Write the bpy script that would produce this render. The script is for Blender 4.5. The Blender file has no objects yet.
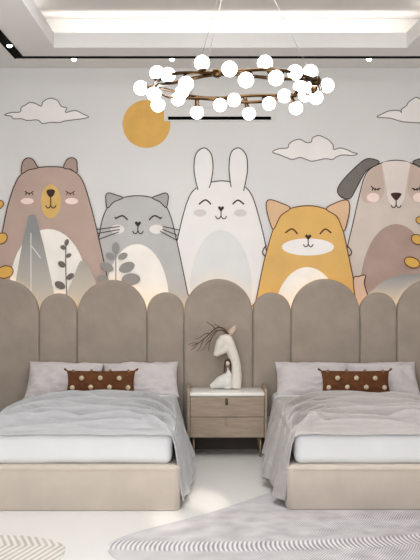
import bpy, bmesh, math, random
from mathutils import Vector, Matrix, noise
from mathutils.geometry import tessellate_polygon
C = bpy.context.scene.collection
PI = math.pi
random.seed(4)

# ------------------------------------------------------------------ camera geometry
CAMZ, F, VX, VY = 1.575, 1071.0, 195.0, 258.0
WALL, CEIL = 8.95, 3.162
XL, XR = -1.93, 2.47
def at(px, py, Y):
    return Vector(((px - VX) / F * Y, Y, CAMZ - (py - VY) / F * Y))
def on_floor(px, py):
    Y = CAMZ * F / (py - VY)
    return ((px - VX) / F * Y, Y)

# ------------------------------------------------------------------ materials
def lin(c):
    r = []
    for v in c:
        v = v / 255.0
        r.append(v / 12.92 if v <= 0.04045 else ((v + 0.055) / 1.055) ** 2.4)
    return r
def mat(name, rgb, rough=0.6, var=0.0, vscale=8.0, bump=0.0, bscale=60.0, metal=0.0, emit=0.0, gain=1.0, sheen=0.0, spec=0.5, stretch=None, bdist=0.01):
    m = bpy.data.materials.new(name); m.use_nodes = True
    nt = m.node_tree; N = nt.nodes; L = nt.links
    b = N['Principled BSDF']
    col = [min(0.98, v * gain) for v in lin(rgb)] + [1]
    b.inputs['Base Color'].default_value = col
    b.inputs['Roughness'].default_value = rough
    b.inputs['Metallic'].default_value = metal
    b.inputs['Specular IOR Level'].default_value = spec
    if sheen: b.inputs['Sheen Weight'].default_value = sheen
    if emit:
        b.inputs['Emission Color'].default_value = col
        b.inputs['Emission Strength'].default_value = emit
    tc = N.new('ShaderNodeTexCoord'); src = tc.outputs['Object']
    if stretch:
        mp = N.new('ShaderNodeMapping'); mp.inputs['Scale'].default_value = stretch
        L.new(src, mp.inputs['Vector']); src = mp.outputs['Vector']
    if var:
        n = N.new('ShaderNodeTexNoise'); n.inputs['Scale'].default_value = vscale; n.inputs['Detail'].default_value = 5
        L.new(src, n.inputs['Vector'])
        r = N.new('ShaderNodeValToRGB')
        r.color_ramp.elements[0].position = 0.3; r.color_ramp.elements[1].position = 0.7
        r.color_ramp.elements[0].color = [v * (1 - var) for v in col[:3]] + [1]
        r.color_ramp.elements[1].color = [min(1, v * (1 + var)) for v in col[:3]] + [1]
        L.new(n.outputs['Fac'], r.inputs['Fac']); L.new(r.outputs['Color'], b.inputs['Base Color'])
    if bump:
        n2 = N.new('ShaderNodeTexNoise'); n2.inputs['Scale'].default_value = bscale; n2.inputs['Detail'].default_value = 3
        L.new(src, n2.inputs['Vector'])
        bp = N.new('ShaderNodeBump'); bp.inputs['Strength'].default_value = bump; bp.inputs['Distance'].default_value = bdist
        L.new(n2.outputs['Fac'], bp.inputs['Height']); L.new(bp.outputs['Normal'], b.inputs['Normal'])
    return m

G = 1.17      # paint gain: photo colours -> albedo under this light
def paint(name, rgb, var=0.05, vs=5.0):
    return mat(name, rgb, rough=0.85, var=var, vscale=vs, gain=G, spec=0.1)
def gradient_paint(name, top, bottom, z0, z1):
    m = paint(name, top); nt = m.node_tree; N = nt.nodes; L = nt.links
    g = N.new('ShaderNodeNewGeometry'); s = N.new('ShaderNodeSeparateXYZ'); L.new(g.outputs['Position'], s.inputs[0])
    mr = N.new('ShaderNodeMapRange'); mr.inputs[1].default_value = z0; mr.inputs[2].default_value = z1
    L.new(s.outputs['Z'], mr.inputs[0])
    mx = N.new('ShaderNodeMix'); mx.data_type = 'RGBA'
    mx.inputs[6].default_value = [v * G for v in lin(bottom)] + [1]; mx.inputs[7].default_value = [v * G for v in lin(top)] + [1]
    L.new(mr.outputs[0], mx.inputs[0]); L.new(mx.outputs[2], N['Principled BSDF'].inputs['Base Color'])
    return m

M = {}
M['wall'] = mat('wall_paint', (214, 212, 210), 0.85, 0.02, 1.5, spec=0.15, gain=1.09)
M['side_wall'] = mat('side_wall_paint', (214, 209, 203), 0.85, 0.015, 1.5, spec=0.15)
M['ceiling'] = mat('ceiling_paint', (228, 226, 224), 0.9, 0.01, 2, spec=0.1)
M['velvet'] = mat('taupe_velvet', (158, 146, 134), 0.85, 0.10, 6, 0.12, 260, sheen=0.25, spec=0.15)
M['bed_fabric'] = mat('beige_velvet', (196, 184, 172), 0.8, 0.05, 7, 0.10, 220, sheen=0.2, spec=0.15)
M['mattress'] = mat('white_cotton', (224, 225, 226), 0.85, 0.015, 5, 0.06, 30, spec=0.15)
M['blanket'] = mat('grey_bedspread', (180, 180, 182), 0.8, 0.05, 6, 0.75, 1.05, spec=0.2, sheen=0.1, stretch=(1.6, 9, 9), bdist=.045)
M['blanket2'] = mat('warm_grey_bedspread', (180, 175, 173), 0.8, 0.05, 6, 0.75, 1.05, spec=0.2, sheen=0.1, stretch=(1.6, 9, 9), bdist=.045)
M['pillow'] = mat('pillow_cotton', (203, 197, 197), 0.85, 0.03, 9, 0.8, 9, spec=0.15, bdist=.02)
M['rust'] = mat('rust_corduroy', (100, 63, 41), 0.9, 0.22, 22, 0.4, 190, spec=0.1)
M['pompom'] = mat('cream_yarn', (226, 208, 180), 0.95, 0.12, 90, 0.6, 400, spec=0.1)
M['pompom_brown'] = mat('tan_yarn', (158, 120, 92), 0.95, 0.15, 90, 0.6, 400, spec=0.1)
M['wood'] = mat('walnut_veneer', (156, 138, 120), 0.5, 0.16, 7, 0.05, 30, stretch=(1.2, 3, 9))
M['marble'] = mat('white_stone', (236, 232, 226), 0.25, 0.03, 7)
M['leg_metal'] = mat('bronze_leg', (150, 132, 112), 0.35, metal=0.8)
M['dark_metal'] = mat('dark_pull', (78, 66, 56), 0.4, metal=0.6)
M['black'] = mat('black_track', (9, 8, 7), 0.9, spec=0.05)
M['vent_white'] = mat('vent_white', (222, 219, 216), 0.8, spec=.1)
M['brass'] = mat('antique_brass', (78, 58, 38), 0.22, metal=1.0)
M['globe'] = mat('opal_globe', (255, 251, 246), 0.3, emit=4.6)
M['spot'] = mat('spot_lens', (255, 251, 244), 0.3, emit=6.0)
M['led'] = mat('warm_led', (255, 214, 156), 0.5, emit=4.3)
M['wire'] = mat('suspension_wire', (150, 145, 140), 0.4, metal=0.5)
M['plaster'] = mat('sculpture_plaster', (226, 219, 208), 0.6, 0.05, 30, 0.1, 60)
M['dress'] = mat('sculpture_dress', (222, 221, 216), 0.6, 0.04, 30)
M['hair'] = mat('sculpture_hair', (62, 42, 34), 0.6)
M['skin'] = mat('sculpture_skin', (232, 210, 192), 0.6)
M['ear'] = mat('sculpture_ear', (212, 184, 164), 0.6)
M['twig'] = mat('twig_brown', (88, 64, 48), 0.7, 0.15, 40)

def floor_mat():
    m = mat('pale_stone', (232, 231, 228), 0.28, 0.03, 1.3, spec=0.4)
    return m
M['floor'] = floor_mat()

def rug_mat(name, light, dark, period, row, slope, band=None, contrast=0.5):
    m = bpy.data.materials.new(name); m.use_nodes = True
    nt = m.node_tree; N = nt.nodes; L = nt.links; b = N['Principled BSDF']
    b.inputs['Roughness'].default_value = 0.95; b.inputs['Specular IOR Level'].default_value = 0.05
    g = N.new('ShaderNodeNewGeometry'); s = N.new('ShaderNodeSeparateXYZ'); L.new(g.outputs['Position'], s.inputs[0])
    def math_(op, a, c=None):
        n = N.new('ShaderNodeMath'); n.operation = op
        for i, v in enumerate((a, c)):
            if v is None: continue
            if isinstance(v, (int, float)): n.inputs[i].default_value = v
            else: L.new(v, n.inputs[i])
        return n.outputs[0]
    nz = N.new('ShaderNodeTexNoise'); nz.inputs['Scale'].default_value = 2.2; L.new(g.outputs['Position'], nz.inputs['Vector'])
    wob = math_('MULTIPLY', math_('SUBTRACT', nz.outputs['Fac'], 0.5), 0.10)
    y = math_('ADD', s.outputs['Y'], wob)
    y = math_('ADD', y, math_('MULTIPLY', s.outputs['X'], -0.035))
    tri = math_('PINGPONG', y, row)
    ph = math_('ADD', s.outputs['X'], math_('MULTIPLY', tri, slope))
    sn = math_('SINE', math_('MULTIPLY', ph, 2 * PI / period))
    fac = math_('MULTIPLY', sn, contrast)
    if band:
        d = math_('ABSOLUTE', math_('SUBTRACT', y, band[0]))
        w = N.new('ShaderNodeMapRange'); w.interpolation_type = 'SMOOTHSTEP'
        w.inputs[1].default_value = band[1]; w.inputs[2].default_value = band[1] * 1.5
        w.inputs[3].default_value = 1.0; w.inputs[4].default_value = band[2]; L.new(d, w.inputs[0])
        fac = math_('MULTIPLY', fac, w.outputs[0])
    n2 = N.new('ShaderNodeTexNoise'); n2.inputs['Scale'].default_value = 5; n2.inputs['Detail'].default_value = 8
    L.new(g.outputs['Position'], n2.inputs['Vector'])
    fac = math_('ADD', math_('ADD', fac, 0.5), math_('MULTIPLY', math_('SUBTRACT', n2.outputs['Fac'], 0.5), 0.6))
    mx = N.new('ShaderNodeMix'); mx.data_type = 'RGBA'
    mx.inputs[6].default_value = lin(dark) + [1]; mx.inputs[7].default_value = lin(light) + [1]
    L.new(fac, mx.inputs[0]); L.new(mx.outputs[2], b.inputs['Base Color'])
    bp = N.new('ShaderNodeBump'); bp.inputs['Strength'].default_value = 0.3; bp.inputs['Distance'].default_value = 0.004
    L.new(fac, bp.inputs['Height']); L.new(bp.outputs['Normal'], b.inputs['Normal'])
    return m
def arc_rug_mat():
    m = bpy.data.materials.new('grey_herringbone'); m.use_nodes = True
    nt = m.node_tree; N = nt.nodes; L = nt.links; b = N['Principled BSDF']
    b.inputs['Roughness'].default_value = 0.95; b.inputs['Specular IOR Level'].default_value = 0.05
    g = N.new('ShaderNodeNewGeometry'); s = N.new('ShaderNodeSeparateXYZ'); L.new(g.outputs['Position'], s.inputs[0])
    def op(o, a, c=0.0, e=None):
        n = N.new('ShaderNodeMath'); n.operation = o
        for i, v in enumerate((a, c, e)):
            if v is None: continue
            if isinstance(v, (int, float)): n.inputs[i].default_value = v
            else: L.new(v, n.inputs[i])
        return n.outputs[0]
    X, Y = s.outputs['X'], s.outputs['Y']
    nz = N.new('ShaderNodeTexNoise'); nz.inputs['Scale'].default_value = 3; L.new(g.outputs['Position'], nz.inputs['Vector'])
    xr = op('SUBTRACT', X, 0.3)
    yc = op('ADD', op('ADD', op('MULTIPLY', op('MULTIPLY', xr, xr), 0.12), op('MULTIPLY', xr, 0.05)), 5.83)
    dy = op('SUBTRACT', Y, yc)
    ph = op('SUBTRACT', op('ADD', X, op('MULTIPLY', op('MULTIPLY', dy, xr), 0.17)), op('MULTIPLY', op('MULTIPLY', dy, dy), 1.1))
    bold = op('SINE', op('MULTIPLY', ph, 2 * PI / 0.0262))
    w = N.new('ShaderNodeMapRange'); w.interpolation_type = 'SMOOTHSTEP'
    w.inputs[1].default_value = 0.075; w.inputs[2].default_value = 0.115; w.inputs[3].default_value = 1; w.inputs[4].default_value = 0; L.new(op('ABSOLUTE', dy), w.inputs[0])
    ph2 = op('ADD', op('ADD', X, op('MULTIPLY', op('PINGPONG', op('ADD', op('SUBTRACT', dy, 0.0), op('MULTIPLY', nz.outputs['Fac'], 0.10)), 0.34), 0.42)), 0.0)
    fine = op('SINE', op('MULTIPLY', ph2, 2 * PI / 0.0165))
    fac = op('ADD', op('MULTIPLY', op('MULTIPLY', bold, w.outputs[0]), 0.5), op('MULTIPLY', op('MULTIPLY', fine, op('SUBTRACT', 1.0, w.outputs[0])), 0.24))
    n2 = N.new('ShaderNodeTexNoise'); n2.inputs['Scale'].default_value = 7; n2.inputs['Detail'].default_value = 9; L.new(g.outputs['Position'], n2.inputs['Vector'])
    fac = op('ADD', op('ADD', fac, 0.5), op('MULTIPLY', op('SUBTRACT', n2.outputs['Fac'], 0.5), 0.9))
    fac = op('ADD', fac, op('MULTIPLY', xr, -0.16))
    mx = N.new('ShaderNodeMix'); mx.data_type = 'RGBA'; mx.clamp_factor = True
    mx.inputs[6].default_value = lin((146, 141, 144)) + [1]; mx.inputs[7].default_value = lin((232, 229, 230)) + [1]
    L.new(fac, mx.inputs[0]); L.new(mx.outputs[2], b.inputs['Base Color'])
    return m
M['rug'] = arc_rug_mat()
M['rug_cream'] = rug_mat('cream_chevron', (236, 233, 228), (190, 183, 174), 0.038, 0.49, 0.30, contrast=0.45)

# ------------------------------------------------------------------ object helpers
WL = {}
def thing(name, label, cat, loc, group=None):
    o = bpy.data.objects.new(name, None); C.objects.link(o); o.location = loc; o.empty_display_size = 0.1
    o['label'] = label; o['category'] = cat
    if group: o['group'] = group
    WL[o.name] = Vector(loc)
    return o
def obj(name, bm, mats, parent=None, smooth=True, label=None):
    off = WL[parent.name] if parent else Vector((0, 0, 0))
    me = bpy.data.meshes.new(name)
    bmesh.ops.recalc_face_normals(bm, faces=bm.faces[:])
    bm.to_mesh(me); bm.free()
    if parent: me.transform(Matrix.Translation(-off))
    for m in (mats if isinstance(mats, (list, tuple)) else [mats]): me.materials.append(m)
    if smooth:
        for p in me.polygons: p.use_smooth = True
    o = bpy.data.objects.new(name, me); C.objects.link(o)
    if parent: o.parent = parent
    WL[o.name] = off
    if label: o['label'] = label
    return o
def recentre(o):
    """put the origin of a top-level mesh at the middle of its underside"""
    me = o.data; co = [v.co for v in me.vertices]
    c = Vector(((min(v.x for v in co) + max(v.x for v in co)) / 2, (min(v.y for v in co) + max(v.y for v in co)) / 2, min(v.z for v in co)))
    me.transform(Matrix.Translation(-c)); o.location = c; WL[o.name] = c
def tag(o, label, cat, group=None):
    o['label'] = label; o['category'] = cat
    if group: o['group'] = group
    recentre(o)
    return o
def struct(name, bm, m, smooth=False):
    o = obj(name, bm, m, smooth=smooth); o['kind'] = 'structure'; return o
def sharp(o, ang=35):
    me = o.data; bm = bmesh.new(); bm.from_mesh(me)
    for e in bm.edges:
        if len(e.link_faces) == 2 and e.calc_face_angle(0) > math.radians(ang): e.smooth = False
    bm.to_mesh(me); bm.free(); return o
def dup(root, delta, label):
    r = root.copy(); C.objects.link(r); r.location = Vector(root.location) + Vector(delta); r['label'] = label; WL[r.name] = r.location.copy()
    for ch in root.children:
        c = ch.copy(); C.objects.link(c); c.parent = r
        for g in ch.children:
            d = g.copy(); C.objects.link(d); d.parent = c
    return r
def box(bm, lo, hi, bev=0.0, seg=3, edges=None):
    t = bmesh.new(); bmesh.ops.create_cube(t, size=1)
    for v in t.verts:
        v.co = Vector([lo[i] + (v.co[i] + 0.5) * (hi[i] - lo[i]) for i in range(3)])
    if bev: bmesh.ops.bevel(t, geom=t.edges[:], offset=bev, segments=seg, affect='EDGES', profile=0.5)
    merge(bm, t)
def merge(bm, t):
    me = bpy.data.meshes.new('t'); t.to_mesh(me); t.free(); bm.from_mesh(me); bpy.data.meshes.remove(me)
def tube(bm, pts, radii, seg=10, closed=False, cap=True, squash=1.0):
    pts = [Vector(p) for p in pts]; n = len(pts)
    if isinstance(radii, (int, float)): radii = [radii] * n
    rings = []; up = None
    for i, p in enumerate(pts):
        if closed: d = pts[(i + 1) % n] - pts[i - 1]
        else: d = pts[min(i + 1, n - 1)] - pts[max(i - 1, 0)]
        d.normalize()
        if up is None:
            up = Vector((0, 1, 0)) if abs(d.y) < 0.9 else Vector((0, 0, 1))
        up = (up - d * up.dot(d)).normalized(); sd = d.cross(up)
        rings.append([bm.verts.new(p + (up * math.cos(a) * squash + sd * math.sin(a)) * radii[i]) for a in [2 * PI * k / seg for k in range(seg)]])
    for i in range(n if closed else n - 1):
        A, B = rings[i], rings[(i + 1) % n]
        for k in range(seg): bm.faces.new((A[k], A[(k + 1) % seg], B[(k + 1) % seg], B[k]))
    if cap and not closed:
        bm.faces.new(rings[0]); bm.faces.new(rings[-1])
def ball(bm, c, r, seg=20, scale=(1, 1, 1)):
    t = bmesh.new(); bmesh.ops.create_uvsphere(t, u_segments=seg, v_segments=seg // 2 + 2, radius=r)
    for v in t.verts: v.co = Vector((v.co.x * scale[0], v.co.y * scale[1], v.co.z * scale[2])) + Vector(c)
    merge(bm, t)
def lathe(bm, prof, c, seg=20):
    rings = []
    for r, z in prof: rings.append([bm.verts.new((c[0] + r * math.cos(2 * PI * k / seg), c[1] + r * math.sin(2 * PI * k / seg), c[2] + z)) for k in range(seg)])
    for A, B in zip(rings, rings[1:]):
        for k in range(seg): bm.faces.new((A[k], A[(k + 1) % seg], B[(k + 1) % seg], B[k]))
    bm.faces.new(rings[0]); bm.faces.new(rings[-1])
def spline(pts, n=8, closed=True):
    out = []; k = len(pts); P = [Vector((p[0], p[1])) for p in pts]
    rng = range(k) if closed else range(k - 1)
    for i in rng:
        if closed: a, b, c, d = P[i - 1], P[i], P[(i + 1) % k], P[(i + 2) % k]
        else: a, b, c, d = P[max(i - 1, 0)], P[i], P[i + 1], P[min(i + 2, k - 1)]
        for j in range(n):
            t = j / n
            out.append(0.5 * ((2 * b) + (c - a) * t + (2 * a - 5 * b + 4 * c - d) * t * t + (3 * b - a - 3 * c + d) * t ** 3))
    if not closed: out.append(P[-1])
    return out
def ell(cx, cy, rx, ry, rot=0, n=40):
    r = math.radians(rot); o = []
    for k in range(n):
        a = 2 * PI * k / n; x, y = rx * math.cos(a), ry * math.sin(a)
        o.append(Vector((cx + x * math.cos(r) - y * math.sin(r), cy + x * math.sin(r) + y * math.cos(r))))
    return o

# ------------------------------------------------------------------ room
bm = bmesh.new(); box(bm, (XL - 0.1, -1.0, -0.1), (XR + 0.1, WALL + 0.1, 0)); struct('floor', bm, M['floor'])
bm = bmesh.new(); box(bm, (XL - 0.1, WALL, 0), (XR + 0.1, WALL + 0.1, 3.6)); struct('wall_back', bm, M['wall'])
bm = bmesh.new(); box(bm, (XL - 0.1, -1.0, 0), (XL, WALL, 3.6)); struct('wall_left', bm, M['side_wall'])
bm = bmesh.new(); box(bm, (XR, -1.0, 0), (XR + 0.1, WALL, 3.6)); struct('wall_right', bm, M['side_wall'])
# ceiling: lower soffit with a tray opening, lip, and a wider upper tray (light cove)
CX0, CX1, CY0, CY1 = -1.066, 1.597, 4.5, 8.08
LIP, TOP, LEDGE = 3.275, 3.445, 0.30
bm = bmesh.new()
def soffit(x0, y0, x1, y1): box(bm, (x0, y0, CEIL), (x1, y1, LIP))
soffit(XL, -1, CX0, WALL); soffit(CX1, -1, XR, WALL); soffit(CX0, -1, CX1, CY0); soffit(CX0, CY1, CX1, WALL)
struct('ceiling', bm, M['ceiling'])
bm = bmesh.new()
ox0, ox1, oy0, oy1 = CX0 - LEDGE, CX1 + LEDGE, CY0 - LEDGE, CY1 + LEDGE
box(bm, (ox0, oy0, TOP), (ox1, oy1, TOP + 0.05))
for lo, hi in (((ox0 - .04, oy0 - .04, LIP), (ox0, oy1 + .04, TOP + .05)), ((ox1, oy0 - .04, LIP), (ox1 + .04, oy1 + .04, TOP + .05)),
               ((ox0, oy0 - .04, LIP), (ox1, oy0, TOP + .05)), ((ox0, oy1, LIP), (ox1, oy1 + .04, TOP + .05))): box(bm, lo, hi)
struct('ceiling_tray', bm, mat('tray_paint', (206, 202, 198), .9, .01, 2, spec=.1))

# black recessed ceiling track (rectangle around the tray)
TX0, TX1, TY0, TY1 = -1.39, 1.92, 4.05, 8.456
tw = 0.034
bm = bmesh.new()
for lo, hi in (((TX0 - tw, TY0, CEIL - .006), (TX0 + tw, TY1 + tw, CEIL - .0002)), ((TX1 - tw, TY0, CEIL - .006), (TX1 + tw, TY1 + tw, CEIL - .0002)),
               ((TX0 + tw, TY1 - tw, CEIL - .006), (TX1 - tw, TY1 + tw, CEIL - .0002)), ((TX0 + tw, TY0, CEIL - .006), (TX1 - tw, TY0 + 2 * tw, CEIL - .0002))): box(bm, lo, hi)
# thin raised rims
for x in (TX0 - tw, TX0 + tw, TX1 - tw, TX1 + tw): box(bm, (x - .003, TY0, CEIL - .010), (x + .003, TY1 + tw, CEIL - .0002))
tag(obj('lighting_track', bm, M['black'], smooth=False), 'long black track sunk into the ceiling around the lit tray', 'ceiling track')
def spot(px, py, label, Y=None):
    p = at(px, py, CEIL and 1.587 * F / (VY - py))
    t = thing('spotlight', label, 'spotlight', (p.x, p.y, CEIL - .004), 'spotlights in the ceiling track')
    b = bmesh.new(); lathe(b, [(0.027, -.003), (0.026, -0.010), (0.022, -0.012)], (p.x, p.y, CEIL - .004)); obj('collar', b, M['black'], t)
    b = bmesh.new(); lathe(b, [(0.022, -0.010), (0.020, -0.020), (0.012, -0.028), (0.004, -0.030)], (p.x, p.y, CEIL - .004)); obj('lens', b, M['spot'], t)
    l = bpy.data.lights.new('spot_beam', 'SPOT'); l.energy = 7; l.spot_size = math.radians(75); l.spot_blend = 0.8; l.color = (1, .93, .84); l.shadow_soft_size = .03
    lo = bpy.data.objects.new('spot_beam', l); C.objects.link(lo); lo.location = (p.x, p.y, CEIL - .05)
spot(9.5, 43, 'small lit spotlight in the side run of the black ceiling track, nearest the corner')
spot(74, 57, 'small lit track spotlight above the cloud over the painted bear')
spot(172, 57, 'small lit track spotlight just above the chandelier, beside the orange sun')
spot(369, 57, 'small lit track spotlight above the painted cloud over the dog')

# slot air vent on the back wall
vt = thing('air_vent', 'long slot air vent with a black grille on the wall behind the chandelier', 'air vent', at(219.5, 121, WALL))
bm = bmesh.new(); a, b_ = at(164, 121.5, WALL), at(275, 108, WALL)
y0 = WALL - .014
box(bm, (a.x, y0, a.z), (b_.x, WALL - .0005, b_.z), .006, 2)
obj('vent_frame', bm, M['vent_white'], vt, smooth=False)
bm = bmesh.new(); box(bm, (at(168, 0, WALL).x, y0 - .002, at(0, 120, WALL).z), (at(271, 0, WALL).x, y0 + .01, at(0, 116.8, WALL).z))
for k in range(2):
    z = at(0, 117.8 + k * 1.2, WALL).z; box(bm, (at(168, 0, WALL).x, y0 - .006, z - .002), (at(271, 0, WALL).x, y0, z + .002))
obj('grille', bm, M['black'], vt, smooth=False)

# ------------------------------------------------------------------ wall mural
LAYER = [0]
INK = mat('mural_ink', (70, 58, 54), 0.9, gain=1.0, spec=0.05)
INKB = mat('mural_brown_ink', (98, 62, 46), 0.9, spec=0.05)
INKG = mat('mural_grey_ink', (120, 114, 110), 0.9, spec=0.05)
mural = thing('wall_mural', 'painted mural of sleepy animals, clouds and an orange sun on the back wall', 'mural', at(219, 295, WALL))
def wpt(p, y): 
    q = at(p[0], p[1], WALL); return Vector((q.x, y, q.z))
def fill(bm, poly, y, mi=0):
    tris = tessellate_polygon([[Vector((p[0], p[1], 0)) for p in poly]])
    vs = [bm.verts.new(wpt(p, y)) for p in poly]
    for t in tris:
        try: f = bm.faces.new([vs[i] for i in t]); f.material_index = mi
        except ValueError: pass
def ribbon(bm, line, y, w=1.0, closed=False, mi=1):
    n = len(line); L_, R_ = [], []
    for i, p in enumerate(line):
        if closed: d = line[(i + 1) % n] - line[i - 1]
        else: d = line[min(i + 1, n - 1)] - line[max(0, i - 1)]
        if d.length < 1e-6: d = Vector((1, 0))
        d = d.normalized(); nn = Vector((-d.y, d.x)) * w / 2
        L_.append(bm.verts.new(wpt(p + nn, y))); R_.append(bm.verts.new(wpt(p - nn, y)))
    for i in range(n if closed else n - 1):
        j = (i + 1) % n
        f = bm.faces.new((L_[i], L_[j], R_[j], R_[i])); f.material_index = mi
def art(name, parent, m, fills=(), lines=(), ink=None, closed_ink=True, w=1.0, label=None):
    """one painted shape: filled outlines plus ink strokes, as one flat mesh lying on the wall"""
    LAYER[0] += 1; y = WALL - 0.0012 - LAYER[0] * 0.0003
    bm = bmesh.new()
    for f in fills:
        fill(bm, f, y)
        if ink and closed_ink: ribbon(bm, f, y - .0002, w, True)
    for l in lines: ribbon(bm, [Vector((p[0], p[1])) for p in l], y - .0002, w)
    o = obj(name, bm, [m, ink or m], parent, smooth=False)
    # all painted faces look into the room
    me = o.data
    b = bmesh.new(); b.from_mesh(me)
    for f in b.faces:
        if f.normal.y > 0: f.normal_flip()
    b.to_mesh(me); b.free()
    if label: o['label'] = label
    return o
def arc(x0, y0, xm, ym, x1, y1): return spline([(x0, y0), (xm, ym), (x1, y1)], 8, False)
def lashes(cx, cy, r, flip=1):
    L_ = [arc(cx - r, cy - .8, cx, cy + 1.6, cx + r, cy - .8)]
    for k in (-.6, 0, .6): L_.append([(cx + k * r, cy + 1.0), (cx + k * r * 1.5, cy + 3.2)])
    return L_
def smile(cx, y0, y1, r): 
    return [[(cx, y0), (cx, y1)], spline([(cx - r, y1), (cx - r * .75, y1 + r * .45), (cx - r * .3, y1 + r * .45), (cx, y1)], 5, False),
            spline([(cx, y1), (cx + r * .3, y1 + r * .45), (cx + r * .75, y1 + r * .45), (cx + r, y1)], 5, False)]
def heart(cx, cy, r): return spline([(cx, cy - r * .45), (cx + r * .55, cy - r * .85), (cx + r, cy - r * .3), (cx + r * .45, cy + r * .5), (cx, cy + r), (cx - r * .45, cy + r * .5), (cx - r, cy - r * .3), (cx - r * .55, cy - r * .85)], 5)

P_cream = paint('mural_cream', (232, 226, 218)); P_white = paint('mural_white', (226, 222, 218), .02)
P_cheek = paint('mural_cheek', (228, 208, 200))
# sun and clouds
art('sun', mural, paint('mural_sun', (208, 164, 92), .08, 9), [ell(146.5, 124, 24, 24)], label='orange sun disc')
P_cloud = paint('mural_cloud', (224, 220, 216), .03)
def z4(pts, ox, oy, k=4.0): return [Vector((ox + p[0] / k, oy + p[1] / k)) for p in pts]
c1 = z4([(18,100),(45,90),(80,88),(85,70),(102,60),(120,50),(142,54),(165,65),(170,50),(185,38),(205,33),(230,42),(245,65),(267,72),(262,90),(300,82),(330,95),(355,108),(330,115),(290,120),(255,125),(240,130),(200,130),(170,134),(150,120),(110,122),(85,115),(55,115),(45,105)], 0, 90)
c2 = z4([(30,128),(55,115),(90,112),(95,98),(110,85),(135,77),(150,82),(165,90),(185,88),(190,72),(215,62),(240,72),(255,80),(272,100),(275,118),(300,112),(330,120),(350,130),(370,135),(350,142),(310,140),(285,148),(270,158),(240,155),(190,165),(165,158),(140,150),(110,158),(85,150),(60,140)], 265, 120)
c3 = z4([(120,260),(150,240),(210,215),(275,215),(290,230),(290,205),(325,180),(340,155),(390,122),(425,135),(470,140),(500,175),(555,190),(560,215),(620,220),(690,245),(640,265),(560,272),(480,295),(420,300),(320,295),(270,285),(210,268)], 360, 80, 7.0)
art('cloud', mural, P_cloud, [spline(c1, 4)], ink=INKG, w=1.0, label='pale cloud over the bear')
art('cloud', mural, P_cloud, [spline(c2, 4)], ink=INKG, w=1.0, label='pale cloud between the rabbit and the dog')
art('cloud', mural, P_cloud, [spline(c3, 4)], ink=INKG, w=1.0, label='pale cloud above the dog')

# dog
dg = [(334,318),(337.5,295),(342.5,268),(347.5,246),(352.5,225),(360,192.5),(366.5,173),(379,164),(396,160.2)]
dogc = [(2*396-x, y) for x, y in reversed(dg[:-1])]
dpoly = spline(dg + dogc, 6)
dear = [(366,171.5),(379,163),(374,159.3),(365,159.5),(352.5,170),(341,182.5),(337.3,191),(341,197),(347,199),(351.5,197),(357,187)]
P_dog = paint('mural_dog', (198, 185, 175)); P_dear = paint('mural_dog_ear', (112, 107, 103), .1, 20)
dogb = art('dog', mural, P_dog, [dpoly], ink=INK, label='greyish beige dog with dark floppy ears')
art('ear', dogb, P_dear, [spline(dear, 5)], ink=INK); art('ear', dogb, P_dear, [spline([(2*396-x, y) for x, y in dear], 5)], ink=INK)
art('eye_patch', dogb, paint('mural_dog_patch', (190, 170, 158)), [spline([(367.5,174),(373,168.5),(381,164.5),(383,175),(384,192),(379,200),(366,203),(361,196),(363.5,184)], 5)])
art('eye_patch', dogb, paint('mural_dog_patch_b', (190, 170, 158)), [spline([(2*396-x, y) for x, y in [(367.5,174),(373,168.5),(381,164.5),(383,175),(384,192),(379,200),(366,203),(361,196),(363.5,184)]], 5)])
art('face_blaze', dogb, paint('mural_dog_blaze', (216, 204, 197)), [spline([(382,163.5),(389,161.3),(396,160.8),(403,161.3),(410,163.5),(408,175),(405.5,190),(403,202),(396,208),(389,202),(386.5,190),(384,175)], 5)])
art('belly', dogb, paint('mural_dog_belly', (166, 143, 133), .08), [ell(396, 290, 36, 66)])
for s in (-1, 1):
    art('cheek', dogb, P_cheek, [ell(396 + s * 23, 197.5, 6.2, 4.6)])
    art('eye', dogb, INK, lines=[arc(396 + s*25, 186, 396 + s*21, 189.5, 396 + s*15.5, 188.5)] + [[(396 + s*k, 188), (396 + s*(k + .8), 190.8)] for k in (17.5, 20.5, 23.2)], w=1.1)
art('nose', dogb, mat('mural_nose_brown', (62, 36, 28), 0.8), [spline([(391,193.5),(396,192.6),(401,193.5),(400.5,196),(396,200.5),(391.5,196)], 5)])
art('mouth', dogb, INK, lines=smile(396, 200, 205, 5), w=1.0)
art('hill', mural, gradient_paint('mural_hill', (146, 146, 147), (196, 188, 178), at(0, 300, WALL).z, at(0, 276, WALL).z), [spline([(360,310),(375,288),(386,280),(398,276),(412,274),(425,274),(440,278),(455,290),(465,310)], 6)], label='grey rounded hill in front of the dog')

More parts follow.
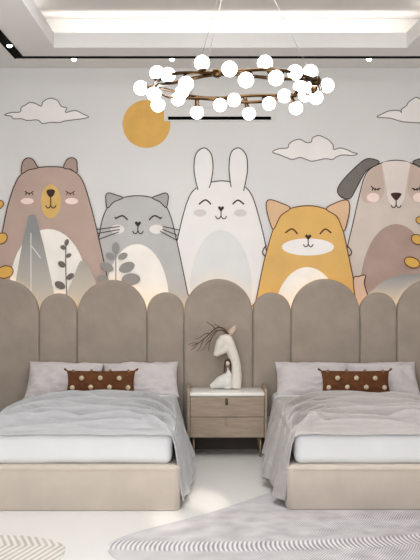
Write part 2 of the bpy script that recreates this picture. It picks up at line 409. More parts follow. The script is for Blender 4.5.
# rabbit
rb = [(160,315),(166,290),(172,264),(177.5,239),(182.5,217.5),(187.5,201),(193,191),(203,184.3),(220,181)]
rpoly = spline(rb + [(234,182.8),(245,187),(252.5,197),(259,217.5),(264.5,240),(268,262),(271,285),(274,315)], 6)
P_rab = paint('mural_rabbit', (222, 218, 215), .02)
rear = [(198,190),(195.5,180),(194,168),(196,154),(204,148),(211,154),(213,167.5),(211,182),(209,188)]
rab = art('rabbit', mural, P_rab, [rpoly], ink=INK, label='white rabbit with tall ears')
for e in (rear, [(231,187),(230,180),(229,167.5),(231,153),(238.5,148),(246,155),(247.5,169),(245.5,182),(243.5,191)]):
    o = art('ear', rab, P_rab, [spline(e, 6)]); 
    bm2 = bmesh.new(); bm2.from_mesh(o.data); 
    y = WALL - 0.0012 - LAYER[0] * 0.0003 - .0002
    tmp = bmesh.new(); ribbon(tmp, spline(e, 6, False), y, 1.0); me = bpy.data.meshes.new('t'); tmp.to_mesh(me); tmp.free(); me.transform(Matrix.Translation(-WL[mural.name])); bm2.from_mesh(me)
    for f in bm2.faces:
        if f.normal.y > 0: f.normal_flip()
    bm2.to_mesh(o.data); bm2.free(); o.data.materials[1] = INK
art('belly', rab, paint('mural_rabbit_belly', (210, 210, 209), .03), [ell(221, 290, 31, 60)])
P_rc = paint('mural_rabbit_cheek', (203, 196, 192))
for s, cx in ((0, 200), (1, 240.5)): art('cheek', rab, P_rc, [ell(cx, 213, 6.5, 3.6)])
art('eye', rab, INK, lines=[arc(199, 204.3, 205.5, 200, 211, 204.3)], w=1.5); art('eye', rab, INK, lines=[arc(232.5, 204.3, 238, 200.3, 244, 204.3)], w=1.5)
art('nose', rab, INK, [heart(221, 208.7, 3.0)]); art('mouth', rab, INK, lines=smile(221, 211, 216, 5.5), w=1.0)

# cat
ct = [(80,315),(88,285),(94,258),(99,237),(101,226),(104,215),(110,205),(122.5,198),(137.5,195.8),(152.5,198),(165,205.5),(171,217.5),(176,237.5),(182.5,268),(187.5,293),(191,315)]
P_cat = paint('mural_cat', (179, 177, 175), .05); P_catear = paint('mural_cat_ear', (160, 157, 154))
# ears first (behind the head)
catb = art('cat', mural, P_cat, [spline(ct, 6)], ink=INK, label='grey cat with long whiskers')
art('ear', catb, P_catear, [spline([(107.5,208),(106,200),(106.2,194.5),(109.5,193),(116,195),(123,198),(114,202)], 5)], ink=INK)
art('ear', catb, P_catear, [spline([(152.5,198),(159,195),(165.5,193),(168.2,195.5),(168,201),(166,207.5),(160,202)], 5)], ink=INK)
art('belly', catb, P_cream, [ell(137, 302, 32, 58)])
P_wc = paint('mural_white_cheek', (220, 214, 210))
for cx in (117.5, 156.5): art('cheek', catb, P_wc, [ell(cx, 229.3, 7, 4.6)])
art('eye', catb, INK, lines=[arc(115.8, 218.6, 122.5, 215.8, 127.8, 220)] + [[(116.2,218.4),(114.8,217.4)]], w=1.5)
art('eye', catb, INK, lines=[arc(149, 220, 154.5, 215.8, 161, 218.8)] + [[(160.6,218.4),(161.9,217.2)]], w=1.5)
art('nose', catb, INK, [heart(138, 224, 3.1)]); art('mouth', catb, INK, lines=smile(138, 227, 231, 5.2), w=1.1)

# bear
br = [(-16,315),(-9,285),(-3.5,259),(2.5,232),(7.5,208),(14.5,186),(21.5,174.5),(33,168.8),(50,166.8),(66,168.3),(77.5,174),(84.5,185),(91.5,208),(97.5,232),(103.5,259),(109,285),(115,315)]
P_bear = paint('mural_bear', (176, 154, 143), .05); P_be = paint('mural_bear_ear', (160, 140, 130))
bear = art('bear', mural, P_bear, [spline(br, 6)], ink=INK, label='brown bear with a golden muzzle')
art('ear', bear, P_be, [spline([(22,173.5),(22.3,164),(25,159.3),(29,158),(33.5,160),(36.5,165),(38,168),(29,170)], 5)], ink=INK)
art('ear', bear, P_be, [spline([(64,168),(66,161.5),(69,158.5),(73,158),(76.7,160.5),(77.3,166),(77,173),(71,169.5)], 5)], ink=INK)
art('belly', bear, P_cream, [ell(48.5, 288, 38.5, 59)])
art('muzzle', bear, paint('mural_muzzle', (203, 168, 104), .08, 12), [ell(51, 201.5, 10, 17)])
for s in (-1, 1):
    art('cheek', bear, P_cheek, [ell(49.7 + s * 22.2, 201.2, 6.5, 3.2)])
    art('eye', bear, INK, lines=lashes(50 + s * 20.5, 192, 4.4), w=.9)
art('nose', bear, mat('mural_nose_dark', (58, 34, 26), .8), [spline([(46.7,191.5),(48,190),(51,189.3),(54,190),(55.3,191.5),(53.8,195.5),(51,197.3),(48.2,195.5)], 5)])
art('mouth', bear, INK, lines=smile(51, 197, 205.5, 5), w=1.1)
for wl in ([(120,226.5),(97,229.5)],[(120,229.5),(97.5,233.5)],[(119,232),(98.5,239.5)],[(163,226.5),(179,230)],[(162,229),(177.5,235.5)],[(160,231),(176.5,240)]): art('whisker', catb, INK, lines=[wl], w=.9)

# fox
fx = [(252,318),(256,300),(262.5,267.5),(267.5,247.5),(274,227),(281.5,215),(291,208.3),(309,205.8),(325,209),(336,216),(342.5,230),(347.5,252.5),(352.5,276),(356,294),(361,318)]
P_fox = paint('mural_fox', (208, 168, 102), .06); P_fe = paint('mural_fox_ear', (206, 172, 138))
fox = art('fox', mural, P_fox, [spline(fx, 6)], ink=INKB, label='orange fox with a white muzzle')
art('ear', fox, P_fe, [spline([(273.5,229),(270,223),(267.3,214),(266,205),(267.5,200.7),(271.5,200),(280,202.8),(290,208.3),(280.5,216)], 6)], ink=INKB)
art('ear', fox, P_fe, [spline([(326,209),(335.5,203),(343,200.3),(347.5,200.7),(349.3,205),(349,212),(347.5,220),(343.3,231),(337,217)], 6)], ink=INKB)
art('belly', fox, P_cream, [ell(307, 318, 33, 51)])
art('muzzle', fox, P_white, [ell(307.7, 247, 26, 8.6)])
art('eye', fox, INKB, lines=[arc(286, 232.2, 292, 229, 297.5, 234), [(286.5,231.8),(285,233)]], w=1.5)
art('eye', fox, INKB, lines=[arc(319.5, 234, 325, 229.2, 330, 232.2), [(329.5,231.8),(331,233)]], w=1.5)
art('nose', fox, INK, [heart(308, 237, 3.1)]); art('mouth', fox, INK, lines=smile(308, 240, 244.3, 4.8), w=1.0)
art('paw', fox, P_fox, lines=[spline([(266.5,245.5),(263.5,249),(262.5,253),(265,256.5)], 5, False)], ink=INKB, w=1.2)
art('paw', fox, P_fox, lines=[spline([(347,246),(350.5,250),(350.8,254),(348.3,256)], 5, False)], ink=INKB, w=1.2)
art('tail', fox, paint('mural_fox_tail', (206, 176, 156)), [spline([(353,280),(359,276.3),(365,275.3),(363.8,283),(366.5,293),(369,305),(358,310)], 5)], ink=INKB)

# mountains, sprigs, ochre leaves
zg0, zg1 = at(0, 298, WALL).z, at(0, 232, WALL).z
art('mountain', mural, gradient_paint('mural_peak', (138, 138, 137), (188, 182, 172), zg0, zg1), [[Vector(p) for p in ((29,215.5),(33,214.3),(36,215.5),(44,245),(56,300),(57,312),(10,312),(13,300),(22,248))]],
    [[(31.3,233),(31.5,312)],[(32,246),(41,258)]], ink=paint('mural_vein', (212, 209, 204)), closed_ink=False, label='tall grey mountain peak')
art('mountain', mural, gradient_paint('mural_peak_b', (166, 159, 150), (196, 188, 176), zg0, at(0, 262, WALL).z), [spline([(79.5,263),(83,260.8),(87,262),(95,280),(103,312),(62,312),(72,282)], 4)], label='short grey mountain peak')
P_leaf = paint('mural_sprig', (108, 103, 99)); P_leaf2 = paint('mural_sprig_grey', (143, 140, 136))
art('sprig', mural, P_leaf, [ell(67,242.5,2.2,3.4,15), ell(63.5,247.5,2.9,2.2,25), ell(69,255.5,2.9,2.0,-30), ell(62,264.3,4,2.9,35), ell(70.5,276.5,4.3,2.7,-38), ell(60.3,285.2,5.6,3.6,28)],
    [spline([(66.5,242),(66,262),(67,296)], 6, False)], label='dark leafy sprig before the bear')
art('sprig', mural, P_leaf2, [ell(116,248,3.7,5.7), ell(110.3,256.3,4.8,3.3,35), ell(123,256.2,5,3.2,-25), ell(107,267,7,4.2,22), ell(127,267.3,8.2,5,-22), ell(131,279.3,9.3,6,-5), ell(103,279,6,4,10)],
    [[(116,250),(116,300)]], label='grey leafy sprig before the cat')
P_och = paint('mural_ochre', (206, 164, 88))
for rows, lab in (([(-1,205,5.5,4,-30),(2,238.5,6.2,5,-40),(5.5,272,8.3,6,-15)], 'ochre leaf beside the bear'), ([(419.5,220.5,4.2,3.4,20),(416.5,239.5,6,4.6,30),(411.5,262.5,8,5,20)], 'ochre leaf over the dog')):
    for r in rows: art('leaf', mural, P_och, [ell(*r)], ink=INKB, w=.9, label=lab)

# ------------------------------------------------------------------ headboard panels
HB_BACK, HB_FRONT = WALL - 0.05, WALL - 0.13
def arch(x0, x1, ztop, zbot, d, n=22):
    r = (x1 - x0) / 2 - d; cx = (x0 + x1) / 2; zc = ztop - (x1 - x0) / 2
    pts = [(x0 + d, zbot + d), (x1 - d, zbot + d)]
    for k in range(4): pts.append((x1 - d, zbot + d + (zc - zbot - d) * (k + 1) / 5))
    for k in range(n + 1):
        a = PI * k / n; pts.append((cx + r * math.cos(a), zc + r * math.sin(a)))
    for k in range(4): pts.append((x0 + d, zc - (zc - zbot - d) * (k + 1) / 5))
    return pts
def panel_mesh(x0, x1, ztop):
    bm = bmesh.new(); prev = None
    for d, y in ((0.0, HB_BACK), (0.0, HB_FRONT + .034), (.001, HB_FRONT + .016), (.004, HB_FRONT + .007), (.011, HB_FRONT + .002), (.045, HB_FRONT), (.08, HB_FRONT - .002)):
        ring = [bm.verts.new((x, y, z)) for x, z in arch(x0, x1, ztop, 0.112, d)]
        if prev:
            for k in range(len(ring)): bm.faces.new((prev[k], prev[(k + 1) % len(ring)], ring[(k + 1) % len(ring)], ring[k]))
        else: bm.faces.new(ring)
        prev = ring
    bm.faces.new(prev)
    return bm
SP = F / HB_FRONT
bm = bmesh.new(); box(bm, (XL, HB_FRONT + .012, 0), (XR, WALL, .110)); struct('baseboard_back', bm, mat('dark_plinth', (74, 64, 57), .7))
panels = [(-34, 38.8, 279.5, 'wide taupe velvet headboard panel under the painted bear, behind the bed edge'),
          (38.95, 76.8, 293.5, 'narrow taupe velvet headboard panel under the short painted mountain'),
          (76.95, 146.8, 280, 'wide taupe velvet headboard panel under the painted cat, behind a rust cushion'),
          (146.95, 183.8, 292.5, "narrow taupe velvet headboard panel at the painted cat's flank"),
          (183.95, 252.8, 279, 'wide taupe velvet headboard panel behind the deer sculpture'),
          (252.95, 291.1, 292.5, "narrow taupe velvet headboard panel under the fox's paw, beside the nightstand"),
          (291.25, 360.2, 279, "wide taupe velvet headboard panel under the painted fox's belly"),
          (360.35, 397.0, 292.5, 'narrow taupe velvet headboard panel under the painted fox tail'),
          (397.15, 468, 279.5, "wide taupe velvet headboard panel under the dog's grey hill")]
for a, b_, t, lab in panels:
    x0, x1, zt = (a - VX) / SP, (b_ - VX) / SP, CAMZ - (t - VY) / SP
    p = thing('headboard_panel', lab, 'headboard panel', ((x0 + x1) / 2, HB_BACK, .112), 'arched headboard panels along the wall')
    obj('padding', panel_mesh(x0, x1, zt), M['velvet'], p)
    bm = bmesh.new(); r = (x1 - x0) / 2 - .022; cx = (x0 + x1) / 2; zc = zt - (x1 - x0) / 2
    pts = [(cx + r, HB_BACK + .012, zc - .12)] + [(cx + r * math.cos(PI * k / 18), HB_BACK + .012, zc + r * math.sin(PI * k / 18)) for k in range(19)] + [(cx - r, HB_BACK + .012, zc - .12)]
    tube(bm, pts, .005, 6); obj('light_strip', bm, M['led'], p, label='warm glowing strip')
    

# ------------------------------------------------------------------ beds
HW = 0.648
FOOT, HEAD = 6.67, HB_FRONT - .01
BX = (-0.742, 1.222)
def soft_box(lo, hi, r, seg=5, sub=1, amp=0.0, seed=0, freq=5):
    bm = bmesh.new(); box(bm, lo, hi, r, seg)
    if sub: bmesh.ops.subdivide_edges(bm, edges=[e for e in bm.edges if e.calc_length() > .2], cuts=14, use_grid_fill=True)
    for v in bm.verts:
        if amp:
            n = noise.noise_vector(v.co * freq + Vector((seed, seed * 2, 0))); v.co += n * amp
    return bm
def bed_block(bm, cx, zb):
    """upholstered block: plan corners and upper edge rounded, crisp at the floor"""
    prev = None; zt = .282
    for d, z in ((.004, zb), (0, zb + .004), (0, zt - .030), (.002, zt - .018), (.008, zt - .008), (.018, zt - .002), (.030, zt)):
        r = .045 - d * .5; x0, x1, y0, y1 = cx - HW + d, cx + HW - d, FOOT + d, HEAD - d
        ring = []
        for ox, oy, a0 in ((x1 - r, y1 - r, 0), (x0 + r, y1 - r, 90), (x0 + r, y0 + r, 180), (x1 - r, y0 + r, 270)):
            for k in range(9):
                a = math.radians(a0 + 90 * k / 8); ring.append(bm.verts.new((ox + r * math.cos(a), oy + r * math.sin(a), z)))
        if prev:
            for k in range(len(ring)): bm.faces.new((prev[k], prev[(k + 1) % len(ring)], ring[(k + 1) % len(ring)], ring[k]))
        else: bm.faces.new(ring)
        prev = ring
    bm.faces.new(prev)
def make_bed(cx, label, zb):
    t = thing('bed', label, 'bed', (cx, (FOOT + HEAD) / 2, zb))
    bm = bmesh.new(); bed_block(bm, cx, zb)
    obj('bed_base', bm, M['bed_fabric'], t)
    bm = soft_box((cx - HW + .05, FOOT + .045, .278), (cx + HW - .05, HEAD - .01, .480), .05, 5, 1, .006, cx, 6)
    obj('mattress', bm, M['mattress'], t, label='white mattress')
    bm = bmesh.new()
    x0, x1, y0, y1 = cx - HW - .0012, cx + HW + .0012, FOOT - .0012, HEAD
    pts = [(x0 + .045, y0), (x1 - .045, y0), (x1 - .013, y0 + .013), (x1, y0 + .045), (x1, y1 - .03)]
    tube(bm, [(x0, y1 - .03, .258), (x0, y0 + .045, .258), (x0 + .013, y0 + .013, .258)] + [(p[0], p[1], .258) for p in pts], .0035, 6)
    obj('piping', bm, M['bed_fabric'], t)
    return t
make_bed(BX[0], 'low beige upholstered bed under the painted bear and cat', 0.002)
make_bed(BX[1], 'low beige upholstered bed under the painted fox and dog, on the grey rug', 0.0075)

# folds: distance from the foot, slope, forward bend at the shoulders, height, width, centre across, reach across
FOLDS = [(.13, .10, .10, .030, .050, .15, .50), (.30, -.12, .25, .034, .060, .30, .45), (.36, .22, .12, .030, .055, -.35, .35), (.52, .05, .38, .036, .060, .05, .70),
         (.72, -.16, .45, .034, .065, .32, .40), (.80, .20, .30, .032, .065, -.30, .40), (.98, .03, .55, .036, .070, .10, .75), (1.18, -.12, .60, .030, .07, .25, .5),
         (1.24, .16, .50, .028, .07, -.3, .4), (1.42, .02, .60, .034, .07, 0, .8), (.05, -.05, 0, .016, .035, -.2, .5)]
def make_blanket(cx, seed, m, label, mirror):
    bm = bmesh.new()
    hw, zt, r = HW - .034, .490, .06
    ny, nx = 150, 200
    Y0, Y1 = FOOT + .02, 8.40
    flat = hw - r; arcl = r * PI / 2
    rows = []
    for j in range(ny + 1):
        v = j / ny; Y = Y0 + (Y1 - Y0) * v
        hem = .055 + .05 * v + .03 * noise.noise((Y * 3, seed, 0)) + .06 * max(0, 1 - v * 9) * 0
        drop = zt - r - hem
        flare = .062 + .055 * math.sin(PI * min(1, v * 1.15)) ** .8
        tot = flat + arcl + drop
        row = []
        for i in range(nx + 1):
            # sample density: more on the shoulders
            s = (i / nx * 2 - 1) * tot; a = abs(s); sg = 1 if s > 0 else -1
            x_n = 0
            if a < flat: x, z = a, zt; topw = 1.0; fr = 0
            elif a < flat + arcl:
                th = (a - flat) / r; x, z = flat + r * math.sin(th), zt - r + r * math.cos(th); topw = 1 - .4 * th / (PI / 2); fr = 0
            else:
                fr = (a - flat - arcl) / drop; x = hw + flare * fr ** .75; z = zt - r - drop * fr; topw = .0
                topw = .4 * max(0, 1 - fr * 2)
            # folds on the hanging side: vertical pleats
            pl = noise.noise((Y * 5.2 + sg * 7, seed + fr * .5, 2.0)); pl2 = noise.noise((Y * 11 + sg * 3, seed + fr, 5.0))
            x += fr ** .8 * max(-.012, (.070 * pl + .030 * pl2))
            X = sg * x
            # wrinkles over the top: soft ridges that run across and bend forward at the shoulders
            bend = (abs(X) / hw) ** 3 * .45
            q = Y + bend + .16 * X * (1 if mirror else -1)
            w1 = noise.noise((X * 1.1 + seed, q * 7.5, .3 + seed)); w2 = noise.noise((X * 2.0, q * 14, 4 + seed)); w3 = noise.noise((X * 3.2 + 4, q * 4.0 + seed, 9))
            rid = (1 - abs(w1) * 2.2)
            fold = 0
            for yk, sl, bd, am, wd, x0_, xs in FOLDS:
                yc = Y0 + (yk + sl * X * (-1 if mirror else 1)) - bd * (abs(X) / hw) ** 3 + .03 * noise.noise((X * 3, yk * 9, seed))
                e_ = (Y - yc) / wd
                e_ = e_ * (3.6 if e_ < 0 else 1.6)
                fold += 2.7 * am * math.exp(-e_ * e_) * math.exp(-((X * (-1 if mirror else 1) - x0_) / xs) ** 2)
            dz = fold + .35 * .030 * max(-.3, rid) + .015 * w2 + .020 * w3
            env = min(1, v * 6 + .25) * min(1, (1 - v) * 5 + .1)
            z += dz * topw * env
            # the front edge turns down over the mattress, the back edge is a soft roll
            e = max(0, 1 - v / .035)
            if fr == 0: z -= .018 * e * e
            eb = max(0, 1 - (1 - v) / .06); z += .005 * math.sin(PI * min(1, eb * 1.0)) * topw - .03 * max(0, eb - .75) * topw
            yy = Y + .012 * noise.noise((X * 5, v * 3, seed)) * (1 if v < .1 else .5) + (.02 * fr * (1 - v))
            row.append(bm.verts.new((cx + X, yy, max(z, .02))))
        rows.append(row)
    for A, B in zip(rows, rows[1:]):
        for k in range(nx): bm.faces.new((A[k], A[k + 1], B[k + 1], B[k]))
    o = obj('blanket', bm, m)
    md = o.modifiers.new('thick', 'SOLIDIFY'); md.thickness = .010; md.offset = -1
    md = o.modifiers.new('sub', 'SUBSURF'); md.levels = 1; md.render_levels = 1
    tag(o, label, 'blanket')
make_blanket(BX[0], 3.3, M['blanket'], 'rumpled light grey blanket draped over the bed beneath bear and cat', False)
make_blanket(BX[1], 8.7, M['blanket2'], 'rumpled warm grey blanket draped over the bed beneath fox and dog', True)

def pillow_mesh(w, h, t, seed, n=36, wr=.008, flange=.0):
    bm = bmesh.new(); grids = []
    for sgn in (1, -1):
        g = []
        for j in range(n + 1):
            row = []
            for i in range(n + 1):
                u, v = i / n * 2 - 1, j / n * 2 - 1
                u2 = math.sin(u * PI / 2) if 1 else u; v2 = math.sin(v * PI / 2)
                p = max(0, (1 - abs(u2) ** 2.6)) ** .55 * max(0, (1 - abs(v2) ** 2.4)) ** .55
                x = w * u2 * (1 - .05 * (1 - v2 * v2)); z = h * v2 * (1 - .07 * (1 - u2 * u2))
                y = sgn * t * p
                if sgn * p:
                    k = noise.noise((u2 * 2.3 + seed, v2 * 2.3, seed)); k2 = noise.noise((u2 * 6 + v2 * 3, v2 * 5 - u2 * 2, seed + 2))
                    c = min(1, p * 2)
                    rd = 1 - abs(noise.noise((u2 * 1.8 + v2 * 2.2, (v2 - u2 * .6) * 3, seed + 7))) * 2
                    y += sgn * (wr * 1.5 * k + wr * .7 * k2 + wr * 1.3 * rd) * c
                row.append(Vector((x, y, z)))
            g.append(row)
        grids.append(g)
    vs = [[None] * (n + 1) for _ in range(n + 1)]; vb = [[None] * (n + 1) for _ in range(n + 1)]
    for j in range(n + 1):
        for i in range(n + 1):
            vs[j][i] = bm.verts.new(grids[0][j][i])
            vb[j][i] = vs[j][i] if i in (0, n) or j in (0, n) else bm.verts.new(grids[1][j][i])
    for j in range(n):
        for i in range(n):
            bm.faces.new((vs[j][i], vs[j][i + 1], vs[j + 1][i + 1], vs[j + 1][i]))
            q = (vb[j][i], vb[j + 1][i], vb[j + 1][i + 1], vb[j][i + 1])
            if len(set(q)) == 4:
                try: bm.faces.new(q)
                except ValueError: pass
    return bm
def place(bm, c, lean, yaw=0, roll=0):
    Mx = Matrix.Translation(c) @ Matrix.Rotation(yaw, 4, 'Z') @ Matrix.Rotation(-lean, 4, 'X') @ Matrix.Rotation(roll, 4, 'Y')
    bmesh.ops.transform(bm, matrix=Mx, verts=bm.verts[:]); return bm
pl = [(64.5, 381, 0.305, 1.5, .03, 'pale grey pillow on the bear-side bed, at the outer edge'), (141, 381, .305, 5.1, -.03, 'pale grey pillow on the bear-side bed, beside the nightstand'),
      (312.5, 382, .300, 9.2, .02, 'pale grey pillow on the dog-side bed, beside the nightstand'), (383, 381.5, .285, 12.7, -.03, 'pale grey pillow on the dog-side bed, at the outer edge')]
for px, py, w, seed, roll, lab in pl:
    c = at(px, py, 8.66); c.z = .588
    bm = place(pillow_mesh(w, .168, .075, seed, wr=.014), c, math.radians(38), 0, roll)
    o = obj('pillow', bm, M['pillow']); tag(o, lab, 'pillow', 'sleeping pillows against the headboard')

# rust cushions with pompoms
def make_cushion(cx, label):
    c = Vector((cx, 8.425, .594))
    t = thing('cushion', label, 'cushion', (cx, 8.425, .50), 'rust cushions with pompoms')
    lean = math.radians(22); w, h, th = .272, .100, .048
    obj('cover', place(pillow_mesh(w, h, th, 3.0, 28, .003), c, lean), M['rust'], t)
    R_ = Matrix.Translation(c) @ Matrix.Rotation(-lean, 4, 'X')
    def pom(u, v, m, r=.0185):
        p = max(0, (1 - abs(u) ** 2.6)) ** .55 * max(0, (1 - abs(v) ** 2.4)) ** .55
        q = R_ @ Vector((w * u, -th * p - r * .55, h * v))
        b = bmesh.new(); bmesh.ops.create_icosphere(b, subdivisions=3, radius=r)
        for vv in b.verts:
            d = vv.co.normalized(); vv.co += d * (noise.noise(d * 9 + Vector((u * 5, v * 5, 0))) * .004); vv.co += q
        obj('pompom', b, m, t)
    for u in (-.80, -.27, .27, .80): pom(u, -.50, M['pompom'])
    for u in (-.54, 0, .54): pom(u, .22, M['pompom'])
    for u in (-.80, -.27, .27, .80): pom(u, .88, M['pompom_brown'], .013)
    for sx in (-1, 1):
        for sz in (-1, 1):
            b = bmesh.new(); q = R_ @ Vector((w * sx, 0, h * sz)); d = (R_.to_3x3() @ Vector((sx, 0, sz * .7))).normalized()
            tube(b, [q - d * .01, q + d * .012, q + d * .025], [.004, .009, .006], 8); obj('tassel', b, M['rust'], t)
    return t
cu = make_cushion(-.741, 'long rust cushion with cream pompoms, on the bed beneath bear and cat')
dup(cu, (1.2635 + .741, 0, 0), 'long rust cushion with cream pompoms, on the bed beneath fox and dog')

# ------------------------------------------------------------------ nightstand
NX0, NX1, NY0, NY1 = -.060, .568, 8.45, 8.80
NT, NBOT = .513, .155
ns = thing('nightstand', 'two-drawer wooden nightstand with a white stone top between the beds', 'nightstand', ((NX0 + NX1) / 2, (NY0 + NY1) / 2, 0))
bm = bmesh.new(); box(bm, (NX0 + .02, NY0 + .012, NBOT), (NX1 - .02, NY1, NT - .03), .003, 2); obj('carcass', bm, M['wood'], ns, smooth=False)
bm = bmesh.new(); box(bm, (NX0 + .019, NY0 - .004, NT - .03), (NX1 - .019, NY1, NT), .008, 3); obj('stone_top', bm, M['marble'], ns)
for s, x in ((0, NX0), (1, NX1 - .019)):
    b = bmesh.new()
    # side panel with rounded upper front corner standing above the top
    prof = [(NY0 - .006, NBOT - .004), (NY0 - .006, NT - .01)] + [(NY0 + .034 - .04 * math.cos(a), NT - .005 + .04 * math.sin(a)) for a in [PI / 2 * k / 8 for k in range(9)]] + [(NY1, NT + .035), (NY1, NBOT - .004)]
    A = [b.verts.new((x, y, z)) for y, z in prof]; B = [b.verts.new((x + .019, y, z)) for y, z in prof]
    b.faces.new(A); b.faces.new(B)
    for k in range(len(prof)): b.faces.new((A[k], A[(k + 1) % len(prof)], B[(k + 1) % len(prof)], B[k]))
    obj('side_panel', b, M['wood'], ns, smooth=False)
zm = (NBOT + NT - .03) / 2
for z0, z1, in ((zm + .003, NT - .034), (NBOT + .004, zm - .003)):
    b = bmesh.new(); box(b, (NX0 + .023, NY0, z0), (NX1 - .023, NY0 + .014, z1), .003, 2); d = obj('drawer', b, M['wood'], ns, smooth=False)
    cx = (NX0 + NX1) / 2 - .005
    b = bmesh.new(); box(b, (cx - .011, NY0 - .010, z1 - .062), (cx + .011, NY0, z1 - .012), .004, 2)
    obj('pull', b, M['dark_metal'] if z0 > zm else M['wood'], d)
for x in (NX0 + .05, NX1 - .05):
    for y in (NY0 + .04, NY1 - .04):
        b = bmesh.new(); tube(b, [(x, y, 0.0), (x, y, NBOT + .002)], [.009, .013], 10); obj('leg', b, M['leg_metal'], ns)

# ------------------------------------------------------------------ deer sculpture on the nightstand
SY = 8.70; base = NT + .0005
def sp(x, y, d=0.0):          # crop coordinates of the sculpture (6x, origin 190,315)
    p = at(190 + x / 6.0, 315 + y / 6.0, SY); return Vector((p.x, SY + d, p.z))
zoff = base - sp(0, 440).z
def sq(x, y, d=0.0):
    p = sp(x, 440 - (440 - y) * 1.03, d); p.z += zoff; return p
u = SY / F / 6.0
sc = thing('deer_sculpture', 'white deer sculpture with brown twig antlers standing on the nightstand', 'sculpture', (sq(215, 440).x, SY, base))
bm = bmesh.new()
tube(bm, [sq(272, 437), sq(275, 400), sq(277, 360), sq(274, 310), sq(264, 262), sq(250, 222), sq(236, 185), sq(222, 155), sq(212, 138)], [r * u for r in (36, 35, 34, 33, 33, 33, 35, 35, 30)], 18)
tube(bm, [sq(238, 160), sq(222, 150), sq(203, 158), sq(188, 178), sq(175, 203), sq(164, 225), sq(156, 242), sq(153, 250)], [r * u for r in (16, 32, 38, 36, 29, 21, 17, 11)], 18)
tube(bm, [sq(235, 190), sq(212, 203), sq(185, 222), sq(163, 240), sq(156, 246)], [r * u for r in (30, 30, 24, 15, 10)], 18)
o = obj('deer_body', bm, M['plaster'], sc)
md = o.modifiers.new('re', 'REMESH'); md.mode = 'VOXEL'; md.voxel_size = .004; md.use_smooth_shade = True
md = o.modifiers.new('sm', 'SMOOTH'); md.factor = .5; md.iterations = 6
bm = bmesh.new()
tube(bm, [sq(238, 128, -.01), sq(250, 108, -.012), sq(262, 88, -.014), sq(270, 70, -.015)], [7 * u, 15 * u, 14 * u, 2 * u], 12, squash=.35); obj('ear', bm, M['ear'], sc)
bm = bmesh.new()
tube(bm, [sq(232, 128, .02), sq(238, 108, .024), sq(243, 92, .026)], [6 * u, 10 * u, 2 * u], 12, squash=.35); obj('ear', bm, M['ear'], sc)
bm = bmesh.new()
def twig(pts, r0, r1, d0=0.0, d1=0.0):
    s = spline([(228 - (228 - p[0]) * 1.07, p[1]) for p in pts], 6, False); n = len(s)
    tube(bm, [sq(p[0], p[1], d0 + (d1 - d0) * i / n) for i, p in enumerate(s)], [(r0 + (r1 - r0) * i / n) * u for i in range(n)], 7)
twig([(228,122),(212,98),(185,82),(155,90),(125,118),(95,145),(60,172),(22,188)], 6, 1.8, -.01, -.05)
twig([(222,122),(200,102),(172,100),(150,122),(132,152),(122,185),(120,222)], 5, 1.8, .0, -.03)
twig([(155,90),(140,72),(122,60),(108,50)], 3, 1.5, -.02, -.02)
twig([(125,118),(100,120),(72,140),(45,150)], 3, 1.4, -.03, -.01)
twig([(95,145),(82,170),(70,200),(52,222)], 3, 1.4, -.035, -.05)
twig([(132,152),(110,175),(92,205),(75,218)], 3, 1.4, -.01, -.02)
twig([(60,172),(42,195),(22,212)], 2.6, 1.4, -.045, -.05)
twig([(60,172),(30,172),(5,182)], 2.4, 1.4, -.045, -.03)
twig([(172,100),(150,110),(118,150),(100,170)], 3, 1.4, .01, .04)
twig([(185,82),(165,70),(150,62)], 2.6, 1.4, -.015, .01)
obj('antler', bm, M['twig'], sc, label='brown twig antlers swept sideways')
# girl seated against the neck
def sg(x, y, d=0.0): return sq(x, 440 - (440 - y) * 1.09 , d)
bm = bmesh.new()
tube(bm, [sg(232, 437, -.01), sg(222, 420, -.014), sg(224, 398, -.022), sg(229, 372, -.028), sg(231, 350, -.030), sg(229, 338, -.030)], [r * u for r in (36, 40, 33, 23, 14, 7)], 16)
tube(bm, [sg(240, 400, -.020), sg(212, 396, -.022), sg(182, 405, -.022), sg(150, 418, -.020), sg(122, 428, -.018)], [r * u for r in (42, 46, 38, 25, 13)], 16)
for v in bm.verts: v.co.z = max(v.co.z, base + .001)
g = obj('seated_girl', bm, M['dress'], sc, label='small girl in a white dress')
md = g.modifiers.new('re', 'REMESH'); md.mode = 'VOXEL'; md.voxel_size = .003; md.use_smooth_shade = True
md = g.modifiers.new('sm', 'SMOOTH'); md.factor = .5; md.iterations = 6
bm = bmesh.new(); tube(bm, [sg(229, 345, -.032), sg(227, 325, -.036)], [5 * u, 5 * u], 10); ball(bm, sg(226, 300, -.038), 13.5 * u, 16, (.85, .85, 1.25))
ball(bm, sg(223, 302, -.0385 - 13 * u * .85), 2.2 * u, 8); obj('face', bm, M['skin'], g)
bm = bmesh.new(); ball(bm, sg(228, 290, -.032), 15 * u, 16, (1, .9, 1.1))
tube(bm, [sg(212, 287, -.036), sg(208, 310, -.040), sg(207, 332, -.042), sg(203, 354, -.046)], [4 * u, 6 * u, 6 * u, 2 * u], 10)
tube(bm, [sg(240, 287, -.036), sg(243, 310, -.042), sg(243, 335, -.044), sg(246, 355, -.046)], [4 * u, 6 * u, 5 * u, 2 * u], 10)
obj('hair', bm, M['hair'], g)
bm = bmesh.new(); tube(bm, [sg(240, 350, -.040), sg(248, 368, -.052), sg(236, 382, -.062)], [5 * u, 5 * u, 4 * u], 8); obj('arm', bm, M['skin'], g)

